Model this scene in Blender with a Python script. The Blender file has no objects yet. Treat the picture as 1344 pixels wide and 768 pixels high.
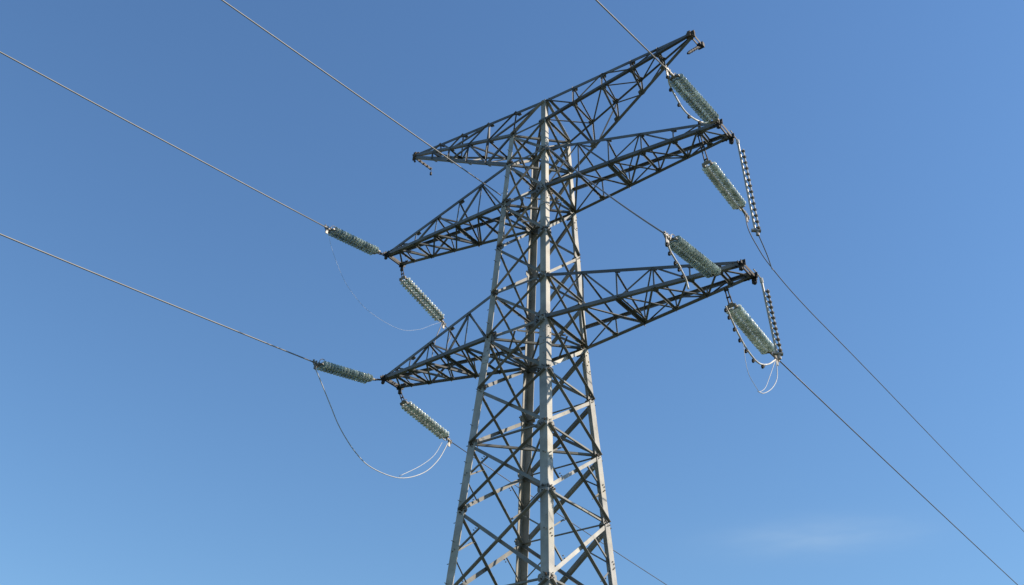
import bpy, bmesh, math, random
from mathutils import Vector, Matrix
random.seed(7)
sc = bpy.context.scene
V = Vector

# ------------------------------------------------------------------ camera
A0, DIST, FPX = 0.62152, 25.3108, 1423.95
YAW, PITCH, ROLL = -0.0284, 0.58693, 0.03135
EYE = 1.6
cd = bpy.data.cameras.new('camera'); cam = bpy.data.objects.new('camera', cd)
sc.collection.objects.link(cam); sc.camera = cam
cd.sensor_width = 36.0; cd.lens = 36.0*FPX/1344.0; cd.clip_end = 20000; cd.clip_start = 0.1
_f = V((math.sin(YAW)*math.cos(PITCH), math.cos(YAW)*math.cos(PITCH), math.sin(PITCH)))
_r = V((math.cos(YAW), -math.sin(YAW), 0)); _u = _r.cross(_f)
r2 = _r*math.cos(ROLL)+_u*math.sin(ROLL); u2 = -_r*math.sin(ROLL)+_u*math.cos(ROLL)
RZ = Matrix.Rotation(A0, 3, 'Z')
cam_m = (RZ @ Matrix((r2, u2, -_f)).transposed()).to_4x4()
cam_m.translation = V((DIST*math.sin(A0), -DIST*math.cos(A0), EYE))
cam.matrix_world = cam_m

# ------------------------------------------------------------------ sky and sun
SUN_AZ = math.radians(28.0)      # from the +X axis
SUN_EL = math.radians(36.0)
sd = V((math.cos(SUN_AZ)*math.cos(SUN_EL), math.sin(SUN_AZ)*math.cos(SUN_EL), math.sin(SUN_EL)))
w = bpy.data.worlds.new("World"); sc.world = w; w.use_nodes = True
nt = w.node_tree; bg = nt.nodes['Background']
sky = nt.nodes.new('ShaderNodeTexSky'); sky.sky_type = 'NISHITA'; sky.sun_disc = False
sky.sun_elevation = SUN_EL; sky.sun_rotation = math.atan2(sd.x, sd.y)
sky.altitude = 0; sky.air_density = 1.6; sky.dust_density = 0.2; sky.ozone_density = 9.5
hs = nt.nodes.new('ShaderNodeHueSaturation'); hs.inputs['Saturation'].default_value = 1.0
nt.links.new(sky.outputs[0], hs.inputs['Color'])
# one faint wisp of cirrus low in the sky
el_c = math.radians(20.6); az_c = math.radians(74.9)+A0
D0 = V((math.cos(az_c)*math.cos(el_c), math.sin(az_c)*math.cos(el_c), math.sin(el_c)))
E1 = V((math.sin(az_c), -math.cos(az_c), 0)); E2 = E1.cross(D0)
def vmath(op, a, b):
    n = nt.nodes.new('ShaderNodeVectorMath'); n.operation = op
    for i, x in enumerate((a, b)):
        if isinstance(x, V): n.inputs[i].default_value = x
        else: nt.links.new(x, n.inputs[i])
    return n.outputs['Value'] if op == 'DOT_PRODUCT' else n.outputs[0]
def fmath(op, a, b=0.0):
    n = nt.nodes.new('ShaderNodeMath'); n.operation = op
    for i, x in enumerate((a, b)):
        if isinstance(x, (int, float)): n.inputs[i].default_value = x
        else: nt.links.new(x, n.inputs[i])
    return n.outputs[0]
tcw = nt.nodes.new('ShaderNodeTexCoord'); dirv = tcw.outputs['Generated']
rel = vmath('SUBTRACT', dirv, D0)
ca = fmath('MULTIPLY', vmath('DOT_PRODUCT', rel, E1), 1/0.075); cb = fmath('MULTIPLY', vmath('DOT_PRODUCT', rel, E2), 1/0.015)
g_ = fmath('EXPONENT', fmath('MULTIPLY', fmath('ADD', fmath('MULTIPLY', ca, ca), fmath('MULTIPLY', cb, cb)), -1.0))
cmb = nt.nodes.new('ShaderNodeCombineXYZ'); nt.links.new(ca, cmb.inputs[0]); nt.links.new(cb, cmb.inputs[1])
cn = nt.nodes.new('ShaderNodeTexNoise'); cn.inputs['Scale'].default_value = 1.3; cn.inputs['Detail'].default_value = 5
nt.links.new(cmb.outputs[0], cn.inputs['Vector'])
cf = fmath('MULTIPLY', fmath('MULTIPLY', g_, cn.outputs[0]), 0.28)
cm = nt.nodes.new('ShaderNodeMix'); cm.data_type = 'RGBA'; nt.links.new(cf, cm.inputs['Factor'])
nt.links.new(hs.outputs[0], cm.inputs['A']); cm.inputs['B'].default_value = (4.1, 5.0, 5.6, 1)
nt.links.new(cm.outputs['Result'], bg.inputs[0]); bg.inputs[1].default_value = 0.112
ld = bpy.data.lights.new('sun', 'SUN'); ld.energy = 5.0; ld.angle = math.radians(0.53); ld.color = (1.0, 0.89, 0.75)
sun = bpy.data.objects.new('sun', ld); sc.collection.objects.link(sun)
sun.rotation_euler = (-sd).to_track_quat('-Z', 'Y').to_euler(); sun.location = sd*60
sc.view_settings.view_transform = 'Standard'; sc.view_settings.look = 'None'
sc.view_settings.exposure = 0.47; sc.view_settings.gamma = 1.0; sc.view_settings.use_curve_mapping = False

# ------------------------------------------------------------------ materials
def steel(name, base, rust=0.35, metallic=0.25, rough=0.55, scale=2.2):
    m = bpy.data.materials.new(name); m.use_nodes = True; t = m.node_tree; b = t.nodes['Principled BSDF']
    tc = t.nodes.new('ShaderNodeTexCoord')
    n1 = t.nodes.new('ShaderNodeTexNoise'); n1.inputs['Scale'].default_value = scale; n1.inputs['Detail'].default_value = 6
    n2 = t.nodes.new('ShaderNodeTexNoise'); n2.inputs['Scale'].default_value = scale*9; n2.inputs['Detail'].default_value = 4
    for n in (n1, n2): t.links.new(tc.outputs['Object'], n.inputs['Vector'])
    r1 = t.nodes.new('ShaderNodeValToRGB')
    r1.color_ramp.elements[0].position = 0.32; r1.color_ramp.elements[1].position = 0.7
    r1.color_ramp.elements[0].color = (*[c*0.62 for c in base], 1); r1.color_ramp.elements[1].color = (*[min(1, c*1.12) for c in base], 1)
    t.links.new(n1.outputs[0], r1.inputs[0])
    r2_ = t.nodes.new('ShaderNodeValToRGB')
    r2_.color_ramp.elements[0].position = 0.60; r2_.color_ramp.elements[1].position = 0.74
    r2_.color_ramp.elements[0].color = (0, 0, 0, 1); r2_.color_ramp.elements[1].color = (rust, rust, rust, 1)
    t.links.new(n2.outputs[0], r2_.inputs[0])
    mx = t.nodes.new('ShaderNodeMix'); mx.data_type = 'RGBA'
    t.links.new(r2_.outputs[0], mx.inputs['Factor']); t.links.new(r1.outputs[0], mx.inputs['A'])
    mx.inputs['B'].default_value = (0.13, 0.075, 0.04, 1)
    oi = t.nodes.new('ShaderNodeObjectInfo'); mv = t.nodes.new('ShaderNodeMapRange')
    mv.inputs['To Min'].default_value = 0.74; mv.inputs['To Max'].default_value = 1.2; t.links.new(oi.outputs['Random'], mv.inputs[0])
    hv = t.nodes.new('ShaderNodeHueSaturation'); t.links.new(mv.outputs[0], hv.inputs['Value'])
    n3 = t.nodes.new('ShaderNodeTexNoise'); n3.inputs['Scale'].default_value = 0.9; n3.inputs['Detail'].default_value = 3
    t.links.new(tc.outputs['Object'], n3.inputs['Vector'])
    sat = t.nodes.new('ShaderNodeMapRange'); sat.inputs['From Min'].default_value = 0.35; sat.inputs['From Max'].default_value = 0.65
    sat.inputs['To Min'].default_value = 0.6; sat.inputs['To Max'].default_value = 1.7
    t.links.new(n3.outputs[0], sat.inputs[0]); t.links.new(sat.outputs[0], hv.inputs['Saturation'])
    t.links.new(mx.outputs['Result'], hv.inputs['Color']); t.links.new(hv.outputs[0], b.inputs['Base Color'])
    mr = t.nodes.new('ShaderNodeMapRange'); mr.inputs['To Min'].default_value = rough-0.1; mr.inputs['To Max'].default_value = rough+0.2
    t.links.new(n1.outputs[0], mr.inputs[0]); t.links.new(mr.outputs[0], b.inputs['Roughness'])
    b.inputs['Metallic'].default_value = metallic
    bp = t.nodes.new('ShaderNodeBump'); bp.inputs['Strength'].default_value = 0.15; bp.inputs['Distance'].default_value = 0.01
    t.links.new(n2.outputs[0], bp.inputs['Height']); t.links.new(bp.outputs[0], b.inputs['Normal'])
    return m
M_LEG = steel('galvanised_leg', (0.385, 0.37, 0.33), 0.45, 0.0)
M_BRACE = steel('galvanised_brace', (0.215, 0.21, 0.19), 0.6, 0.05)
M_ARM = steel('shaded_arm', (0.15, 0.152, 0.15), 0.5, 0.1)  # darker than the leg steel: underside shade put into the base colour
M_RUST = steel('rusty_plate', (0.10, 0.075, 0.055), 0.9, 0.15, 0.75, 5)
M_FIT = steel('fitting', (0.30, 0.28, 0.25), 0.5, 0.4, 0.45, 8)
M_DARK = steel('dark_fitting', (0.05, 0.045, 0.04), 0.5, 0.3, 0.6, 8)
M_SHED = steel('brown_shed', (0.17, 0.15, 0.13), 0.5, 0.3, 0.4, 8)
M_PALE = steel('pale_rod', (0.62, 0.60, 0.56), 0.15, 0.1, 0.4, 6)
def wire_mat(name, base, metallic, rough):
    m = bpy.data.materials.new(name); m.use_nodes = True; t = m.node_tree; b = t.nodes['Principled BSDF']
    tc = t.nodes.new('ShaderNodeTexCoord'); n = t.nodes.new('ShaderNodeTexNoise'); n.inputs['Scale'].default_value = 3
    t.links.new(tc.outputs['Object'], n.inputs['Vector'])
    r = t.nodes.new('ShaderNodeValToRGB')
    r.color_ramp.elements[0].color = (*[c*0.75 for c in base], 1); r.color_ramp.elements[1].color = (*[c*1.2 for c in base], 1)
    t.links.new(n.outputs[0], r.inputs[0]); t.links.new(r.outputs[0], b.inputs['Base Color'])
    b.inputs['Metallic'].default_value = metallic; b.inputs['Roughness'].default_value = rough
    return m
M_WIRE = wire_mat('aluminium_conductor', (0.19, 0.187, 0.18), 0.2, 0.55)
M_WIRE_FAR = wire_mat('weathered_conductor', (0.12, 0.12, 0.13), 0.3, 0.5)
M_JUMP = wire_mat('jumper_cable', (0.42, 0.42, 0.41), 0.1, 0.5)
m = bpy.data.materials.new('toughened_glass'); m.use_nodes = True; t = m.node_tree; b = t.nodes['Principled BSDF']
tc = t.nodes.new('ShaderNodeTexCoord'); n = t.nodes.new('ShaderNodeTexNoise'); n.inputs['Scale'].default_value = 14
t.links.new(tc.outputs['Object'], n.inputs['Vector'])
r = t.nodes.new('ShaderNodeValToRGB'); r.color_ramp.elements[0].color = (0.38, 0.48, 0.42, 1); r.color_ramp.elements[1].color = (0.88, 0.94, 0.89, 1)
r.color_ramp.elements[0].position = 0.35; r.color_ramp.elements[1].position = 0.65
t.links.new(n.outputs[0], r.inputs[0])
oi = t.nodes.new('ShaderNodeObjectInfo'); mv = t.nodes.new('ShaderNodeMapRange'); mv.inputs['To Min'].default_value = 0.8; mv.inputs['To Max'].default_value = 1.25
t.links.new(oi.outputs['Random'], mv.inputs[0]); hv = t.nodes.new('ShaderNodeHueSaturation'); t.links.new(mv.outputs[0], hv.inputs['Value'])
t.links.new(r.outputs[0], hv.inputs['Color']); t.links.new(hv.outputs[0], b.inputs['Base Color'])
b.inputs['Transmission Weight'].default_value = 0.3; b.inputs['Roughness'].default_value = 0.12; b.inputs['IOR'].default_value = 1.5
M_GLASS = m

# ------------------------------------------------------------------ helpers
def link(o, parent=None):
    sc.collection.objects.link(o)
    if parent is not None: o.parent = parent
    return o
def build(name, bm, mats, parent=None, smooth=False):
    if not isinstance(mats, (list, tuple)): mats = [mats]
    bmesh.ops.recalc_face_normals(bm, faces=bm.faces[:])
    me = bpy.data.meshes.new(name); bm.to_mesh(me); bm.free()
    for mm in mats: me.materials.append(mm)
    if smooth:
        for p in me.polygons: p.use_smooth = True
    return link(bpy.data.objects.new(name, me), parent)
def local(bm, origin):
    bmesh.ops.translate(bm, verts=bm.verts[:], vec=-V(origin)); return bm
def thing(name, loc, label, cat, group=None):
    o = link(bpy.data.objects.new(name, None)); o.location = loc; o.empty_display_size = 0.3
    o['label'] = label; o['category'] = cat
    if group: o['group'] = group
    return o
def prism(bm, prof, p0, p1, ex, ey):
    """closed prism with 2D profile along p0-p1"""
    p0, p1 = V(p0), V(p1)
    a = [bm.verts.new(p0+ex*x+ey*y) for x, y in prof]; b_ = [bm.verts.new(p1+ex*x+ey*y) for x, y in prof]
    k = len(prof)
    for i in range(k): bm.faces.new((a[i], a[(i+1) % k], b_[(i+1) % k], b_[i]))
    bm.faces.new(a[::-1]); bm.faces.new(b_)
def frame(p0, p1, d1, d2=None):
    ax = (V(p1)-V(p0)).normalized(); e1 = V(d1)-ax*ax.dot(V(d1)); e1.normalize(); e2 = ax.cross(e1)
    if d2 is not None and e2.dot(V(d2)) < 0: e2 = -e2
    return e1, e2
def angle(bm, p0, p1, wd, th, d1, d2):
    """steel angle: corner on p0-p1, flanges along d1 and d2"""
    e1, e2 = frame(p0, p1, d1, d2)
    prism(bm, [(0, 0), (wd, 0), (wd, th), (th, th), (th, wd), (0, wd)], p0, p1, e1, e2)
def flat(bm, p0, p1, wd, th, d1):
    e1, e2 = frame(p0, p1, d1)
    prism(bm, [(-wd/2, -th/2), (wd/2, -th/2), (wd/2, th/2), (-wd/2, th/2)], p0, p1, e1, e2)
def rod(bm, p0, p1, r, n=8, r1=None):
    p0, p1 = V(p0), V(p1); r1 = r if r1 is None else r1
    e1, e2 = frame(p0, p1, (0.31, 0.57, 0.76))
    a = [bm.verts.new(p0+(e1*math.cos(2*math.pi*i/n)+e2*math.sin(2*math.pi*i/n))*r) for i in range(n)]
    b_ = [bm.verts.new(p1+(e1*math.cos(2*math.pi*i/n)+e2*math.sin(2*math.pi*i/n))*r1) for i in range(n)]
    for i in range(n): bm.faces.new((a[i], a[(i+1) % n], b_[(i+1) % n], b_[i]))
    bm.faces.new(a[::-1]); bm.faces.new(b_)
def tube(bm, pts, r, n=8):
    pts = [V(p) for p in pts]; rings = []
    ref = V((1, 0.13, 0.07))
    for i, p in enumerate(pts):
        tg = (pts[min(i+1, len(pts)-1)]-pts[max(i-1, 0)]).normalized()
        e1 = (ref-tg*tg.dot(ref)).normalized(); e2 = tg.cross(e1)
        rings.append([bm.verts.new(p+(e1*math.cos(2*math.pi*k/n)+e2*math.sin(2*math.pi*k/n))*r) for k in range(n)])
    for a, b_ in zip(rings, rings[1:]):
        for k in range(n): bm.faces.new((a[k], a[(k+1) % n], b_[(k+1) % n], b_[k]))
    bm.faces.new(rings[0][::-1]); bm.faces.new(rings[-1])
def spline(pts, sub=8):
    P = [V(p) for p in pts]; P = [P[0]*2-P[1]]+P+[P[-1]*2-P[-2]]; out = []
    for i in range(1, len(P)-2):
        for s in range(sub):
            t_ = s/sub; a, b_, c, d = P[i-1], P[i], P[i+1], P[i+2]
            out.append(0.5*((2*b_)+(c-a)*t_+(2*a-5*b_+4*c-d)*t_*t_+(3*b_-a-3*c+d)*t_**3))
    out.append(P[-2]); return out
def box(bm, c, sx, sy, sz, rot=None):
    mt = Matrix.Translation(V(c)) @ (rot.to_4x4() if rot else Matrix.Identity(4)) @ Matrix.Diagonal((sx, sy, sz, 1))
    bmesh.ops.create_cube(bm, size=1, matrix=mt)

# ------------------------------------------------------------------ ground
bm = bmesh.new(); N = 60; S_ = 3000.0
gv = {}
def gh(x, y):
    d = math.hypot(x, y); k = max(0, min(1, (d-60)/400))
    return k*(2.5*math.sin(x*0.006+1)+2.0*math.cos(y*0.008)+1.5*math.sin((x+y)*0.013))
cs = [math.copysign(abs(i/N*2-1)**2.2*S_, i/N*2-1) for i in range(N+1)]
for i in range(N+1):
    for j in range(N+1): gv[i, j] = bm.verts.new((cs[i], cs[j], gh(cs[i], cs[j])))
for i in range(N):
    for j in range(N): bm.faces.new((gv[i, j], gv[i+1, j], gv[i+1, j+1], gv[i, j+1]))
m = bpy.data.materials.new('meadow'); m.use_nodes = True; t = m.node_tree; b = t.nodes['Principled BSDF']
tc = t.nodes.new('ShaderNodeTexCoord'); n = t.nodes.new('ShaderNodeTexNoise'); n.inputs['Scale'].default_value = 0.35; n.inputs['Detail'].default_value = 10
t.links.new(tc.outputs['Object'], n.inputs['Vector'])
r = t.nodes.new('ShaderNodeValToRGB'); r.color_ramp.elements[0].color = (0.025, 0.045, 0.018, 1); r.color_ramp.elements[1].color = (0.06, 0.07, 0.035, 1)
r.color_ramp.elements[0].position = 0.35; r.color_ramp.elements[1].position = 0.68
t.links.new(n.outputs[0], r.inputs[0]); t.links.new(r.outputs[0], b.inputs['Base Color']); b.inputs['Roughness'].default_value = 0.95
g = build('ground', bm, m, smooth=True); g['kind'] = 'structure'

# ------------------------------------------------------------------ pylon
LV = dict(z5=24.98, z4=24.13, z3=22.94, z2=21.40, z2b=19.81, z1=18.21, z0=16.765, l1=15.19, l2=13.60, l3=11.80, l4=9.62, l5=7.1, l6=4.1, l7=0.35)
Z0 = LV['z0']
def hw(z): return 1+((Z0-z)*0.0454 if z > Z0 else (Z0-z)*0.0697)
SG = {'N': (1, -1), 'R': (1, 1), 'L': (-1, -1), 'B': (-1, 1)}
def node(leg, lv):
    z = LV[lv] if isinstance(lv, str) else lv
    sx, sy = SG[leg]; h = hw(z); return V((sx*h, sy*h, z))
pyl = thing('electricity_pylon', (0, 0, 0), 'tall grey lattice steel pylon with three tiers of cross arms against clear blue sky', 'pylon')
def legw(z): return 0.225 if z < Z0 else (0.19 if z < LV['z2'] else 0.165)
# legs: lapped angle sections, thicker towards the ground
for lg in 'NRLB':
    sx, sy = SG[lg]; bm = bmesh.new()
    top = LV['z5']+0.04 if lg == 'N' else LV['z4']+0.06
    cuts = [0.0, Z0-0.35, LV['z2']-0.2, top]; ws = [(0.225, 0.022), (0.19, 0.018), (0.162, 0.015)]
    for (za, zb), (wd, th) in zip(zip(cuts, cuts[1:]), ws):
        segs = [za, zb] if not (za < Z0 < zb) else [za, Z0, zb]
        for s0, s1 in zip(segs, segs[1:]):
            angle(bm, node(lg, s0), node(lg, s1), wd, th, (-sx, 0, 0), (0, -sy, 0))
    # splice plates with bolts
    for zs in (Z0-0.35, LV['z2']-0.2, 9.0):
        wd = legw(zs)
        for ax in (0, 1):
            c = node(lg, zs); c2 = node(lg, zs-0.45); c3 = node(lg, zs+0.45)
            off = V((-sx*wd*0.52, sy*0.006, 0)) if ax == 0 else V((sx*0.006, -sy*wd*0.52, 0))
            flat(bm, c2+off, c3+off, wd*0.8, 0.012, (1, 0, 0) if ax == 0 else (0, 1, 0))
            for q in range(6):
                pt = c2.lerp(c3, (q+0.5)/6)+off+(V((0.045*(-1)**q, 0, 0)) if ax == 0 else V((0, 0.045*(-1)**q, 0)))
                nn = V((0, sy, 0)) if ax == 0 else V((sx, 0, 0)); rod(bm, pt, pt+nn*0.035, 0.016, 6)
    build('leg', bm, M_LEG, pyl)
# step bolts on one leg
z = 3.2; k = 0
while z < LV['z4']-0.3:
    c = node('L', z); bm = bmesh.new()
    if k % 2: rod(bm, c+V((0.05, 0.02, 0)), c+V((0.05, -0.10, 0)), 0.009, 6)
    else: rod(bm, c+V((0.02, 0.05, 0)), c+V((-0.10, 0.05, 0)), 0.009, 6)
    build('step_bolt', bm, M_BRACE, pyl)
    z += 0.52; k += 1
FACES = [('N', 'R', V((1, 0, 0))), ('L', 'N', V((0, -1, 0))), ('L', 'B', V((-1, 0, 0))), ('B', 'R', V((0, 1, 0)))]
levels = ['z4', 'z3', 'z2', 'z2b', 'z1', 'z0', 'l1', 'l2', 'l3', 'l4', 'l5', 'l6', 'l7']
def trim(p, q, a, b_):
    d = (q-p).normalized(); return p+d*a, q-d*b_
UP = V((0, 0, 1))
def brace(name, p, q, wd, nrm, out=False, mat=None, a=0.06, low=True, th=0.009, parent=None, off=0.024):
    """angle brace lying on a face whose outward normal is nrm; out: stands outside the face"""
    p, q = trim(V(p), V(q), a, a); ax = (q-p).normalized()
    side = nrm.cross(ax).normalized()
    if side.z < 0: side = -side
    if abs(side.z) < 0.05 and side.dot(V((0.3, 0.9, 0))) < 0: side = -side
    s = side if low else -side
    bm = bmesh.new(); o_ = nrm*(0.004 if out else -off)
    angle(bm, p-s*wd/2+o_, q-s*wd/2+o_, wd, th, s, nrm if out else -nrm)
    # bolt heads near both ends
    for e, sg in ((p, 1), (q, -1)):
        for k in (0.05, 0.12):
            c = e+ax*sg*k; rod(bm, c+nrm*(0.002 if out else -0.004), c+nrm*0.034, 0.014, 6)
    return build(name, bm, mat or M_BRACE, parent or pyl)
for fi, (a, b_, nr) in enumerate(FACES):
    for k, (la, lb) in enumerate(zip(levels, levels[1:])):
        wd = 0.075 if k < 5 else (0.09 if k < 8 else 0.10)
        inw = nr*(-1)
        # rising towards the second leg (sunny face: sunlit look put into paler steel) / falling
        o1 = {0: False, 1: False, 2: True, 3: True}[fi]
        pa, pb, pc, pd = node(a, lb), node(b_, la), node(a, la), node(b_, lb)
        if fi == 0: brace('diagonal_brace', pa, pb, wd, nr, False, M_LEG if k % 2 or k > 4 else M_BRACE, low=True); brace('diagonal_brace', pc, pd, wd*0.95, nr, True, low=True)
        else: brace('diagonal_brace', pa, pb, wd*1.05, nr, True, low=True); brace('diagonal_brace', pc, pd, wd*0.9, nr, False, low=True)
    for lv in ('z4', 'z3', 'z2', 'z1', 'z0'):
        brace('horizontal_brace', node(a, lv), node(b_, lv), 0.075 if lv in ('z0', 'z2') else 0.06, nr, fi == 0, a=0.02, low=False)
    for lv in ('l1', 'l2', 'l3', 'l4', 'l5', 'l6'):
        if fi == 0 or (fi == 1 and lv in ('l2', 'l4')) or fi == 3: brace('horizontal_brace', node(a, lv), node(b_, lv), 0.045, nr, False, a=0.05, th=0.006, off=0.045)
    # small redundant members in the tall lower panels
    for la, lb in (('l2', 'l3'), ('l3', 'l4'), ('l4', 'l5'), ('l5', 'l6')):
        zt, zb = LV[la], LV[lb]; zm = (zt+zb)/2
        for lg, ot in ((a, b_), (b_, a)):
            base = node(lg, zm)
            for zq, zr in ((la, lb), (lb, la)):
                tgt = node(lg, zq).lerp(node(ot, zr), 0.25)
                if (fi in (0, 2)) or zq == la: brace('secondary_brace', base, tgt, 0.038, nr, False, a=0.03, th=0.005, off=0.06)
# peak and plan bracing
pk = node('N', 'z5')
for lg, nr in (('L', V((0, -1, 0))), ('R', V((1, 0, 0)))):
    brace('peak_brace', pk, node(lg, 'z4'), 0.09, nr, True, M_LEG)
brace('peak_brace', pk, node('B', 'z4'), 0.07, V((0.7, -0.7, 0)), True)
for lv in ('z4', 'z3', 'z2', 'z0', 'l2', 'l4'):
    dz = V((0, 0, -0.03))
    brace('plan_brace', node('N', lv)+dz, node('B', lv)+dz, 0.06, UP*-1, True, a=0.12)
    brace('plan_brace', node('L', lv)+dz, node('R', lv)+dz, 0.06, UP*-1, False, a=0.12)
    if lv in ('z2', 'z0'):
        for (a, b_, nr), (c, d, nr2) in zip(FACES, (FACES[1], FACES[2], FACES[3], FACES[0])):
            brace('plan_brace', (node(a, lv)+node(b_, lv))/2+dz*1.6, (node(c, lv)+node(d, lv))/2+dz*1.6, 0.05, UP*-1, True, a=0.05)
# gusset plates at the leg nodes
for lg in 'NRLB':
    sx, sy = SG[lg]
    for lv in levels[:-1]:
        bm = bmesh.new(); c = node(lg, lv); wd = legw(c.z); big = lv in ('z0', 'z2')
        hgt = 0.28 if big else 0.18; reach = 0.16 if big else 0.08
        for ax in (0, 1):
            if ax == 0: cc = c+V((-sx*(wd*0.5+reach*0.5), sy*0.001, 0)); dx, dn = V((1, 0, 0)), V((0, sy, 0))
            else: cc = c+V((sx*0.001, -sy*(wd*0.5+reach*0.5), 0)); dx, dn = V((0, 1, 0)), V((sx, 0, 0))
            w2 = (wd+reach)/2
            pr = [(-w2, -hgt/2), (w2*0.8, -hgt/2), (w2, -hgt/4), (w2, hgt/4), (w2*0.8, hgt/2), (-w2, hgt/2)]
            sgn = -sx if ax == 0 else -sy
            prism(bm, [(x*sgn, y) for x, y in pr], cc-dn*0.013, cc-dn*0.001, dx, UP)
            for q in range(7 if big else 4):
                pt = cc+dx*random.uniform(-w2*0.8, w2*0.8)+UP*random.uniform(-hgt*0.4, hgt*0.4)
                k0 = len(bm.faces); rod(bm, pt-dn*0.004, pt+dn*0.042, 0.02, 6)
                bm.faces.ensure_lookup_table()
                for f_ in bm.faces[k0:]: f_.material_index = 1
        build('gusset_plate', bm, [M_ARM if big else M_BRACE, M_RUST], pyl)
# concrete footings
for lg in 'NRLB':
    c = node(lg, 0.0); bm = bmesh.new()
    bmesh.ops.create_cone(bm, cap_ends=True, segments=20, radius1=0.55, radius2=0.42, depth=0.7, matrix=Matrix.Translation((c.x, c.y, 0.1)))
    fm = bpy.data.materials.get('concrete') or steel('concrete', (0.36, 0.35, 0.33), 0.1, 0.0, 0.9)
    fm.name = 'concrete'; build('footing', bm, fm, pyl)

# ---- cross arms: chords run from the legs to the tip, braces between them
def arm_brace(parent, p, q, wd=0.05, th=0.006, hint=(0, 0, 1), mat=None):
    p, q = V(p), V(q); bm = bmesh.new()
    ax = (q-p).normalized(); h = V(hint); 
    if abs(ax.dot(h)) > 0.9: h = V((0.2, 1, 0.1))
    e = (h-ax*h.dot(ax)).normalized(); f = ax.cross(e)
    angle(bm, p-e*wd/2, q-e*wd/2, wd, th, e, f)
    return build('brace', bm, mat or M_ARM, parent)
def chord(parent, p, q, wd, d1, d2, nodes=()):
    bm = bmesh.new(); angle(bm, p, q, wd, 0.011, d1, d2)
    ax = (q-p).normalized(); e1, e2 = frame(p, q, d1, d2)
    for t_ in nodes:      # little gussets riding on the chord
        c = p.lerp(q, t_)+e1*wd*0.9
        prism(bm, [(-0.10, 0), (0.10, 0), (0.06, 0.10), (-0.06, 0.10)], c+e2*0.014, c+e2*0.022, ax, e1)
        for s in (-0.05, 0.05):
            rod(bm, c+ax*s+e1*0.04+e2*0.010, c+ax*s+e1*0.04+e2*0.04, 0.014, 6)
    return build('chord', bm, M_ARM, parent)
def main_arm(side, lb, lt, ftop, tipx, tipz, tys, label, TS=(0.0, 0.2, 0.38, 0.57, 0.75, 0.89, 1.0)):
    near, far = ('N', 'R') if side > 0 else ('L', 'B')
    arm = link(bpy.data.objects.new('cross_arm', None), pyl); arm['label'] = label
    bn, bf = node(near, lb), node(far, lb)
    tn = node(near, lt); tf = node(far, LV[lb]+(LV[lt]-LV[lb])*ftop)
    X = tipx*side
    En, Ef = V((X, -tys, tipz)), V((X, tys, tipz))
    Tn, Tf = En+V((0, 0.03, 0.13)), (Ef+V((0, -0.03, 0.13)) if side > 0 else En.lerp(Ef, 0.25)+V((0, 0.0, 0.11)))
    chord(arm, bn, En, 0.10, (0, 1, 0), (0, 0, 1), TS[1:-1]); chord(arm, bf, Ef, 0.10, (0, -1, 0), (0, 0, 1), TS[1:-1])
    chord(arm, tn, Tn, 0.09, (0, 1, 0), (0, 0, -1), TS[2:-2]); chord(arm, tf, Tf, 0.08, (0, -1, 0), (0, 0, -1))
    P = lambda a, b_, t_: a.lerp(b_, t_)
    ins = V((0, 0.03, 0)); 
    for i, t_ in enumerate(TS):
        if 0 < i < len(TS)-1:
            big = i == 2
            arm_brace(arm, P(bn, En, t_)+UP*0.02, P(bf, Ef, t_)+UP*0.02, 0.085 if big else 0.055, 0.01 if big else 0.006, (1, 0, 0))   # bottom strut
            if big: arm_brace(arm, P(bn, En, t_)+V((0.05*side, 0, .05)), P(bf, Ef, t_)+V((0.05*side, 0, .05)), 0.05, 0.01, (0, 0, 1))
            if i % 2: arm_brace(arm, P(tn, Tn, t_)-UP*0.02, P(tf, Tf, t_)-UP*0.02, 0.04, 0.005, (1, 0, 0))      # top strut
            arm_brace(arm, P(bn, En, t_)+ins, P(tn, Tn, t_)+ins, 0.045, 0.006, (1, 0, 0))               # side posts
            arm_brace(arm, P(bf, Ef, t_)-ins, P(tf, Tf, t_)-ins, 0.045, 0.006, (1, 0, 0))
        if i < len(TS)-1:
            t2 = TS[i+1]; fl = i % 2
            # side diagonals
            if i < len(TS)-2:
                a1, b1 = ((bn, En), (tn, Tn)) if not fl else ((tn, Tn), (bn, En))
                arm_brace(arm, P(*a1, t_)+ins*1.3, P(*b1, t2)+ins*1.3, 0.05, 0.006, (0, 0, 1))
                a1, b1 = ((bf, Ef), (tf, Tf)) if not fl else ((tf, Tf), (bf, Ef))
                arm_brace(arm, P(*a1, t_)-ins*1.3, P(*b1, t2)-ins*1.3, 0.05, 0.006, (0, 0, 1))
            # bottom-plane lacing
            if fl: arm_brace(arm, P(bn, En, t_)+UP*.035, P(bf, Ef, t2)+UP*.035, 0.055, 0.006, (0, 0, 1))
            else: arm_brace(arm, P(bf, Ef, t_)+UP*.035, P(bn, En, t2)+UP*.035, 0.055, 0.006, (0, 0, 1))
            if i in (2, 3): 
                if not fl: arm_brace(arm, P(bn, En, t_)+UP*.06, P(bf, Ef, t2)+UP*.06, 0.05, 0.006, (0, 0, 1))
                else: arm_brace(arm, P(bf, Ef, t_)+UP*.06, P(bn, En, t2)+UP*.06, 0.05, 0.006, (0, 0, 1))
            if i == 2:
                arm_brace(arm, P(tn, Tn, t_)-UP*.05, P(bf, Ef, t_)+UP*.05, 0.04, 0.005, (1, 0, 0))
                arm_brace(arm, P(tf, Tf, t_)-UP*.03, P(tn, Tn, t2)-UP*.03, 0.04, 0.005, (0, 0, 1))
    # tip: twin channel across the ends, hanger plates and shackles
    bm = bmesh.new()
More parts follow.
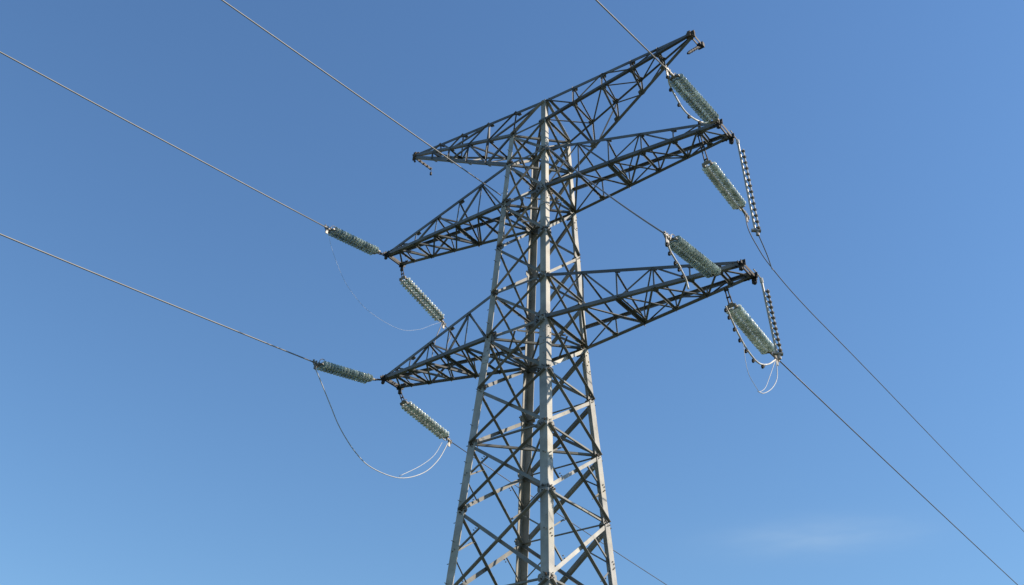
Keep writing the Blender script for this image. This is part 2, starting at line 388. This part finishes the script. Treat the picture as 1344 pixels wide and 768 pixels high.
    for dx in (-0.04, 0.04):
        flat(bm, V((X+dx, -tys-0.12, tipz+0.03)), V((X+dx, tys+0.12, tipz+0.03)), 0.09, 0.014, (0, 0, 1))
    for s in (-1, 1):
        flat(bm, V((X-0.26*side, s*tys, tipz+0.05)), V((X+0.11*side, s*tys, tipz+0.05)), 0.15, 0.016, (0, 0, 1))
        flat(bm, V((X, s*(tys+0.02), tipz+0.06)), V((X, s*(tys+0.02), tipz-0.16)), 0.13, 0.018, (1, 0, 0))
        for q in range(6):
            c = V((X-0.2*side+q*0.055*side, s*tys, tipz+0.05+0.05*(-1)**q)); rod(bm, c-V((0, 0.045, 0)), c+V((0, 0.045, 0)), 0.018, 6)
        bmesh.ops.create_uvsphere(bm, u_segments=8, v_segments=6, radius=0.055, matrix=Matrix.Translation((X, s*(tys+0.03), tipz-0.14)))
    build('tip_plate', bm, M_DARK, arm)
    return arm, (bn, En, bf, Ef, tn, Tn, tf, Tf)
armLR = main_arm(1, 'z0', 'z1', 0.5, 6.25, 16.75, 0.33, 'lower right-hand cross arm')
armLL = main_arm(-1, 'z0', 'z1', 0.5, 5.293, 17.16, 0.351, 'lower left-hand cross arm')
armMR = main_arm(1, 'z2', 'z3', 0.6, 6.063, 21.38, 0.343, 'middle right-hand cross arm')
armML = main_arm(-1, 'z2', 'z3', 0.6, 5.732, 21.84, 0.365, 'middle left-hand cross arm')
def top_arm(side, tipx, tipz, label, TS=(0.0, 0.2, 0.4, 0.6, 0.78, 1.0)):
    near, far = ('N', 'R') if side > 0 else ('L', 'B')
    arm = link(bpy.data.objects.new('cross_arm', None), pyl); arm['label'] = label
    T = V((tipx*side, 0, tipz))
    pkx = node('N', 'z5')
    tp, tn, tf = pkx, node(near, 'z4'), node(far, 'z4')
    bt = node('R' if side > 0 else 'L', 'z3')
    ends = [T+V((0, -0.03, 0.07)), T+V((0, -0.07, -0.03)), T+V((0, 0.07, -0.03)), T+V((0, 0.06 if side > 0 else -0.06, -0.10))]
    st = [tp, tn, tf, bt]
    chord(arm, st[0], ends[0], 0.095, (0, 1, 0), (0, 0, -1), TS[1:-1])
    chord(arm, st[1], ends[1], 0.085, (0, 1, 0), (0, 0, 1), TS[1:-1])
    chord(arm, st[2], ends[2], 0.07, (0, -1, 0), (0, 0, 1), TS[1:-1])
    chord(arm, st[3], ends[3], 0.10, (0, -1 if side > 0 else 1, 0), (0, 0, 1), TS[1:-1])
    P = lambda k, t_: st[k].lerp(ends[k], t_)
    bk = 2 if side > 0 else 1
    for i, t_ in enumerate(TS[:-1]):
        t2 = TS[i+1]
        if i:
            arm_brace(arm, P(0, t_), P(1, t_), 0.04, 0.005, (1, 0, 0)); arm_brace(arm, P(1, t_), P(2, t_), 0.045, 0.005, (1, 0, 0))
            arm_brace(arm, P(bk, t_), P(3, t_), 0.045, 0.005, (1, 0, 0)); arm_brace(arm, P(0, t_), P(2, t_), 0.035, 0.005, (1, 0, 0))
            arm_brace(arm, P(3-bk, t_), P(3, t_), 0.05, 0.005, (1, 0, 0))
        if i < len(TS)-2:
            fl = i % 2
            for (u, v), wd in (((0, 1), 0.05), ((1, 2), 0.045), ((bk, 3), 0.05)):
                if fl: u, v = v, u
                arm_brace(arm, P(u, t_)+V((0, 0.012, 0)), P(v, t2)+V((0, 0.012, 0)), wd, 0.006, (0, 0, 1))
    arm_brace(arm, P(3, 0.2), P(0, 0.02), 0.085, 0.008, (1, 0, 0))
    bm = bmesh.new()
    flat(bm, T+V((-0.16*side, 0, -0.01)), T+V((0.10*side, 0, 0.0)), 0.26, 0.05, (0, 0, 1))
    flat(bm, T+V((-0.05*side, -0.1, 0.0)), T+V((-0.05*side, 0.1, 0.0)), 0.2, 0.1, (0, 0, 1))
    for q in range(5):
        c = T+V((-0.12*side+q*0.05*side, 0, 0.07*(-1)**q)); rod(bm, c-V((0, 0.06, 0)), c+V((0, 0.06, 0)), 0.02, 6)
    build('tip_plate', bm, M_RUST, arm)
    bm = bmesh.new()
    if side > 0:        # cranked earth-wire bracket
        k1, k2 = V((5.37, 0.55, 25.50)), V((5.32, 0.62, 25.05))
        for dx in (-0.05, 0.05): flat(bm, T+V((dx, 0, -0.02)), k1+V((dx, 0, 0)), 0.09, 0.014, (0, 0, 1))
        box(bm, k1, 0.2, 0.12, 0.16)
        k2 = V((5.37, -0.45, 24.30))
        rod(bm, k1+V((0, 0, -.04)), k1.lerp(k2, 0.92), 0.022, 6)
        for q in range(9):
            c = k1.lerp(k2, 0.25+q*0.08); rod(bm, c-V((.01, .02, .03)), c+V((.01, .02, .03)), 0.05 if q % 2 else 0.034, 8)
    else:
        k1 = T+V((0.0, 0.85, 0.03))
        flat(bm, T+V((0, 0.0, -0.05)), k1, 0.09, 0.03, (0, 0, 1))
        for q in range(4):
            c = (T+V((0, 0, -0.05))).lerp(k1, 0.3+q*0.22); rod(bm, c-V((.05, 0, 0)), c+V((.05, 0, 0)), 0.03, 6)
        rod(bm, k1, k1-V((0, 0, 0.16)), 0.012, 6); rod(bm, k1-V((0, 0, 0.16)), k1-V((0, 0, 0.26)), 0.04, 8)
        rod(bm, T, T-V((0, 0, 0.2)), 0.02, 6); bmesh.ops.create_uvsphere(bm, u_segments=8, v_segments=6, radius=0.04, matrix=Matrix.Translation(T-V((0, 0, 0.22))))
    build('bracket', bm, M_DARK, arm)
top_arm(1, 5.366, 25.476, 'upper right-hand cross arm')
top_arm(-1, 5.252, 26.02, 'upper left-hand cross arm')

# ------------------------------------------------------------------ insulators
def disc_mesh():
    pitch = 0.125
    bm = bmesh.new()
    def lathe(prof, mi, n=16):
        rings = []
        for (r_, z_) in prof:
            rings.append([bm.verts.new((r_*math.cos(2*math.pi*k/n), r_*math.sin(2*math.pi*k/n), z_)) for k in range(n)])
        for a, b_ in zip(rings, rings[1:]):
            for k in range(n):
                f = bm.faces.new((a[k], a[(k+1) % n], b_[(k+1) % n], b_[k])); f.material_index = mi
        for rg in (rings[0], rings[-1]):
            f = bm.faces.new(rg); f.material_index = mi
    lathe([(0.018, 0.0), (0.042, 0.004), (0.048, 0.03), (0.05, 0.058)], 1)
    lathe([(0.051, 0.045), (0.085, 0.058), (0.118, 0.078), (0.130, 0.094), (0.127, 0.102), (0.112, 0.094), (0.102, 0.108), (0.092, 0.090), (0.078, 0.106), (0.066, 0.088), (0.03, 0.086)], 0)
    lathe([(0.013, 0.086), (0.013, pitch+0.002)], 1, 8)
    bmesh.ops.recalc_face_normals(bm, faces=bm.faces[:])
    me = bpy.data.meshes.new('disc'); bm.to_mesh(me); bm.free()
    me.materials.append(M_GLASS); me.materials.append(M_FIT)
    for p in me.polygons: p.use_smooth = True
    return me
DISC = disc_mesh()
def double_insulator(label, attach, b0, b1, end, sep=0.215, horn=None, n=None, mid=True):
    attach, b0, b1, end = map(V, (attach, b0, b1, end))
    t = thing('double_insulator', attach, label, 'insulator', 'glass insulator strings holding the conductors')
    ax = (b1-b0).normalized(); L = (b1-b0).length
    n = n or int(round(L/0.125)); k = L/n/0.125
    q = ax.to_track_quat('Z', 'Y')
    sx = V((1, 0, 0)); sx = (sx-ax*ax.dot(sx)).normalized(); upv = sx.cross(ax); 
    if upv.z < 0: upv = -upv
    for s in (-1, 1):
        st = link(bpy.data.objects.new('insulator_string', None), t); st.location = b0+sx*s*sep/2-attach
        for i in range(n):
            o = link(bpy.data.objects.new('disc', DISC), st)
            o.rotation_mode = 'QUATERNION'; tw = q.copy()
            o.rotation_quaternion = tw @ Matrix.Rotation(random.uniform(0, 6.28), 3, 'Z').to_quaternion()
            o.location = ax*(i*L/n)+sx*random.uniform(-.003, .003); o.scale = (0.84, 0.84, k)
    # yokes at both ends
    for (c, tip) in ((b0-ax*0.04, attach), (b1+ax*0.05, end)):
        bm = bmesh.new(); tip2 = tip if (tip-c).length > 0.12 else c+(tip-c).normalized()*0.15
        dirn = (tip2-c).normalized()
        for zz in (-0.016, 0.016):
            prism(bm, [(-sep/2-0.03, -0.02), (sep/2+0.03, -0.02), (sep/2+0.03, 0.01), (0.03, 0.07), (-0.03, 0.07), (-sep/2-0.03, 0.01)], c+upv*(zz-0.005), c+upv*(zz+0.005), sx, dirn)
        for s in (-1, 1): rod(bm, c+sx*s*sep/2-dirn*0.05, c+sx*s*sep/2+dirn*0.04, 0.03, 8)
        local(bm, attach); build('yoke_plate', bm, M_FIT, t)
    # links to the arm and strain clamp to the conductor
    bm = bmesh.new()
    for s in (-1, 1): rod(bm, attach+sx*0.03*s, b0+sx*0.05*s, 0.017, 6)
    for f_ in (0.15, 0.5, 0.85):
        c = attach.lerp(b0, f_); rod(bm, c-sx*0.06, c+sx*0.06, 0.022, 6)
    local(bm, attach); build('link', bm, M_DARK, t)
    bm = bmesh.new(); d = (end-b1).normalized()
    rod(bm, b1+ax*0.08, b1.lerp(end, 0.8)+d*0.1, 0.035, 8); rod(bm, b1.lerp(end, 0.8)+d*0.05, end+d*0.12, 0.045, 8, 0.026)
    for f_ in (0.0, 0.10, 0.2):
        c = end+d*(f_-0.12); rod(bm, c-upv*0.075, c+upv*0.075, 0.02, 6); rod(bm, c+sx*.03-upv*0.07, c+sx*.03+upv*0.07, 0.012, 6)
    flat(bm, end, end-V((0, 0, 0.2)), 0.09, 0.025, (0, 1, 0))
    local(bm, attach); build('strain_clamp', bm, M_FIT, t)
    if mid:
        bm = bmesh.new(); rod(bm, b0-upv*0.125-ax*0.05, b1-upv*0.125+ax*0.08, 0.019, 8)
        local(bm, attach); build('tie_rod', bm, M_PALE, t)
    # short arcing horns at the ends
    bm = bmesh.new()
    tube(bm, spline([b1+ax*0.05, b1+ax*0.04+upv*0.13, b1-ax*0.06+upv*0.2, b1-ax*0.16+upv*0.19], 4), 0.011, 6)
    tube(bm, spline([b0-ax*0.05, b0-ax*0.04+upv*0.13, b0+ax*0.06+upv*0.19], 4), 0.011, 6)
    local(bm, attach); build('arcing_horn', bm, M_FIT, t)
    if horn:
        pts, knobs = horn; pts = [V(p) for p in pts]
        sp = spline(pts, 6); bm = bmesh.new(); tube(bm, sp, 0.022, 8); local(bm, attach)
        h = build('guard_rod', bm, M_PALE, t, smooth=True)
        for i in range(knobs):
            f_ = (i+0.4)/knobs*0.86; c = sp[int(f_*(len(sp)-1))]; tg = (sp[min(len(sp)-1, int(f_*(len(sp)-1))+1)]-c).normalized()
            outd = V((0, -0.55, -0.83)); bm = bmesh.new()
            rod(bm, c, c+outd*0.13, 0.018, 6); rod(bm, c+outd*0.07, c+outd*0.12, 0.052, 10, 0.042); rod(bm, c+outd*0.13, c+outd*0.16, 0.03, 8)
            local(bm, attach); build('knob', bm, M_DARK, h)
    return t, end+d*0.1
XA, XB, XC, XD, XE = -5.73, -5.29, 5.59, 6.06, 5.46
_, eA = double_insulator('green glass double insulator reaching up left from the middle left cross arm tip', (XA, -0.40, 21.80), (XA, -0.87, 21.66), (XA, -2.78, 21.30), (XA, -3.0, 21.28), mid=False)
_, eB = double_insulator('green glass double insulator reaching left from the lower left cross arm tip', (XB, -0.39, 17.12), (XB, -0.93, 16.86), (XB, -2.86, 16.42), (XB, -3.06, 16.40), mid=False)
_, eD = double_insulator('highest double insulator, between top right arm and middle right arm tip', (XD, -0.40, 21.32), (XD, -0.68, 21.24), (XD, -2.72, 21.10), (XD, -3.15, 21.05),
    horn=([(6.0, -2.95, 21.15), (5.9, -2.75, 20.98), (5.9, -2.37, 20.74), (5.9, -1.99, 20.64), (5.9, -1.45, 20.78), (5.95, -0.97, 21.0), (6.0, -0.8, 21.2)], 5), mid=False)
_, eC = double_insulator('double insulator just above the lower right cross arm, at the straight lead from the tower', (XC, -0.28, 16.72), (XC, -0.46, 16.66), (XC, -2.55, 16.38), (XC, -2.85, 16.34),
    horn=([(5.59, -2.78, 16.25), (5.59, -2.75, 16.05), (5.59, -2.5, 15.9), (5.59, -2.33, 15.84), (5.59, -2.2, 15.74), (5.59, -2.03, 15.62), (5.59, -1.93, 15.4)], 5), mid=False)
_, eFA = double_insulator('green glass double insulator sloping down right from the middle left cross arm tip', (XA, 0.38, 21.74), (XA, 0.5, 21.38), (XA, 2.40, 20.90), (XA, 2.62, 20.80))
_, eFB = double_insulator('green glass double insulator sloping down right from the lower left cross arm tip', (XB, 0.36, 17.06), (XB, 0.62, 16.76), (XB, 2.53, 16.49), (XB, 2.78, 16.42))
_, eFC = double_insulator('double insulator below the lower right cross arm, with a knobbed guard rod beneath it', (XC, 0.10, 16.58), (XC, 0.36, 16.14), (XC, 2.36, 15.90), (XC, 2.86, 15.90),
    horn=([(5.59, -0.0, 15.98), (5.59, 0.16, 15.84), (5.59, 0.44, 15.59), (5.59, 0.75, 15.38), (5.59, 1.14, 15.22), (5.59, 1.64, 15.18), (5.59, 2.22, 15.42), (5.59, 2.76, 15.82)], 7), mid=False)
_, eFD = double_insulator('double insulator hung below the middle right cross arm beside a vertical string', (XE, -0.38, 21.42), (XE, 0.02, 20.52), (XE, 1.86, 20.33), (XE, 2.3, 20.25))
# hanging post strings that guide the jumpers
def hanging_string(label, top, bot, n=14):
    top, bot = V(top), V(bot)
    t = thing('hanging_insulator', top, label, 'insulator', 'thin vertical insulator strings on the right-hand side')
    d = (bot-top).normalized(); L = (bot-top).length
    bm = bmesh.new(); rod(bm, top, bot, 0.032, 10); rod(bm, top-d*0.02, top+d*0.1, 0.045, 8); local(bm, top); build('rod', bm, M_PALE, t, smooth=False)
    off = V((0.085, 0.06, 0))
    bm = bmesh.new(); rod(bm, V((0, 0, 0)), V((0, 0, -0.045)), 0.025, 10, 0.054); rod(bm, V((0, 0, -0.045)), V((0, 0, -0.075)), 0.053, 10, 0.04); rod(bm, V((0, 0, -.03)), V((0, 0, -0.03))-off, 0.014, 6)
    bmesh.ops.recalc_face_normals(bm, faces=bm.faces[:]); me = bpy.data.meshes.new('shed'); bm.to_mesh(me); bm.free(); me.materials.append(M_SHED)
    for i in range(n):
        o = link(bpy.data.objects.new('shed', me), t); o.location = d*(0.3+(L-0.42)*i/(n-1))+off
    bm = bmesh.new(); rod(bm, top+d*0.28+off, bot-d*0.05+off, 0.022, 8); local(bm, top); build('side_rod', bm, M_PALE, t)
    bm = bmesh.new(); rod(bm, bot+V((-0.08, -.06, 0)), bot+V((0.12, 0.08, -0.02)), 0.05, 8); rod(bm, bot+off*0.5, bot+off*0.5-V((0, 0, 0.16)), 0.045, 8); local(bm, top); build('clamp', bm, M_FIT, t)
    bm = bmesh.new(); rod(bm, top+V((0, 0, 0.0)), top+V((0, -0.42, 0.06)), 0.016, 6); local(bm, top); build('link', bm, M_FIT, t)
hanging_string('thin vertical insulator string hanging from the middle right cross arm tip', (6.06, 0.80, 21.62), (6.06, 1.28, 18.86))
hanging_string('thin vertical insulator string hanging from the lower right cross arm tip onto a conductor clamp', (6.19, 0.95, 17.08), (6.17, 1.42, 15.16), 12)

# ------------------------------------------------------------------ conductors
def wire(name, pts, r, mat, label, cat='cable', n=8, group=None, parent=None):
    o0 = V(pts[0]); bm = bmesh.new(); tube(bm, [V(p)-o0 for p in pts], r, n)
    o = build(name, bm, mat, parent, smooth=True); o.location = o0
    if parent is None:
        o['label'] = label; o['category'] = cat
        if group: o['group'] = group
    return o
def span(x, y0, z0, s, c, y1, x1=None, n=60):
    out = []
    for i in range(n+1):
        d = (y1-y0)*i/n; a = abs(d); xx = x if x1 is None else x+(x1-x)*i/n
        out.append(V((xx, y0+d, z0+s*a+c*a*a)))
    return out
G = 'conductors strung from the pylon'
wire('conductor', span(XA, -2.95, 21.29, -0.148, 0.0008, -110), 0.018, M_WIRE, 'upper of the two conductors running to the left edge', group=G)
wire('conductor', span(XB, -3.0, 16.41, -0.145, 0.0008, -110), 0.018, M_WIRE, 'lower of the two conductors running to the left edge', group=G)
wire('conductor', span(XD, -3.1, 21.07, -0.168, 0.0008, -110), 0.019, M_WIRE, 'short stretch of conductor from the top edge to the highest insulator on the right', group=G)
wire('conductor', span(-0.80, -0.83, 21.75, -0.128, 0.0003, -120), 0.017, M_WIRE, 'long conductor from the top edge crossing the top left arm to the tower body', group=G)
wire('conductor', span(XB, 2.8, 16.42, -0.062, 0.0008, 170), 0.014, M_WIRE_FAR, 'thin conductor passing low behind the tower legs to the bottom edge', group=G)
wire('conductor', span(XC, 2.84, 15.91, 0.016, 0.0002, 200), 0.017, M_WIRE_FAR, 'conductor from the lower right cross arm to the bottom right corner', group=G)
pts = spline([(XE, 2.2, 20.26), (XE, 2.3, 19.80), (XE, 2.75, 19.52), (XE, 3.57, 19.30), (XE, 5.84, 19.21), (XE, 11.02, 19.42), (XE, 29.86, 20.12), (XE, 80, 22.6), (XE, 200, 31)], 8)
wire('conductor', pts, 0.014, M_WIRE_FAR, 'conductor from below the middle right cross arm to the right edge', group=G)
wire('lead_cable', span(1.0, 0, 0, 0, 0, 1)[:0]+[V((0.79, -0.83, 22.92)).lerp(V((XC, -2.9, 16.36)), i/20)-V((0, 0, 0.12*4*(i/20)*(1-i/20))) for i in range(21)], 0.021, M_WIRE, 'straight lead from upper tower leg to the insulator above the lower right arm')
# jumpers
wire('jumper_cable', spline([(XB, -3.05, 16.22), (XB, -2.92, 16.1), (XB, -2.32, 15.42), (XB, -1.87, 14.93), (XB, -1.19, 14.47), (XB, -0.47, 14.26), (XB, 0.68, 14.38), (XB, 1.68, 14.91), (XB, 2.32, 15.58), (XB, 2.72, 16.3)], 6), 0.0135, M_JUMP, 'long jumper loop drooping below the lower left cross arm', group='jumper loops')
wire('jumper_cable', spline([(XB+.05, 0.62, 14.40), (XB+.05, 1.48, 15.05), (XB+.05, 2.06, 15.62), (XB, 2.45, 16.22)], 6), 0.009, M_JUMP, 'short thin strand inside the right end of the long drooping jumper loop', group='jumper loops')
wire('jumper_cable', spline([(XA, -2.92, 21.1), (XA, -2.70, 20.7), (XA, -2.34, 20.23), (XA, -1.80, 19.75), (XA, -0.85, 19.42), (XA, 0.53, 19.50), (XA, 1.44, 19.95), (XA, 2.0, 20.4), (XA, 2.45, 20.75)], 6), 0.004, wire_mat('thin_jumper', (0.35, 0.38, 0.42), 0.2, 0.5), 'faint thin jumper loop below the middle left cross arm', group='jumper loops')
wire('jumper_cable', spline([(5.59, 2.80, 15.82), (5.59, 2.73, 15.29), (5.59, 2.33, 14.80), (5.59, 1.76, 14.39), (5.59, 1.39, 14.27)], 6), 0.011, M_JUMP, 'outer curl of white cable hanging under the lower right insulator end', group='jumper loops')
wire('jumper_cable', spline([(5.57, 2.78, 15.80), (5.57, 2.27, 15.08), (5.57, 1.9, 14.6), (5.57, 1.50, 14.30)], 6), 0.008, M_JUMP, 'inner thin curl of white cable hanging under the lower right insulator end', group='jumper loops')
wire('jumper_cable', spline([(5.6, 0.80, 15.35), (5.6, 0.82, 14.85), (5.6, 0.95, 14.5), (5.6, 1.40, 14.28)], 6), 0.006, M_JUMP, 'faintest thin loop dropping left of the white cable curls', group='jumper loops')
wire('jumper_cable', spline([(6.12, 1.3, 18.72), (5.9, 2.3, 18.75), (5.6, 3.3, 19.0), (5.47, 3.75, 19.27)], 6), 0.014, M_WIRE_FAR, 'short cable from the free hanging string to the right-hand conductor', group='jumper loops')
wire('lead_cable', spline([(XA, 2.62, 20.80), (-5.1, 2.3, 20.0), (-4.1, 1.0, 18.6), (-2.62, -0.62, 17.05)], 6), 0.017, M_WIRE, 'right of two slack leads from middle left insulator to lower left cross arm')
wire('lead_cable', spline([(XA, 2.55, 20.78), (-5.3, 1.8, 19.6), (-4.3, 0.6, 18.0), (-2.95, -0.6, 17.08)], 6), 0.017, M_WIRE, 'left of two slack leads from middle left insulator to lower left cross arm')
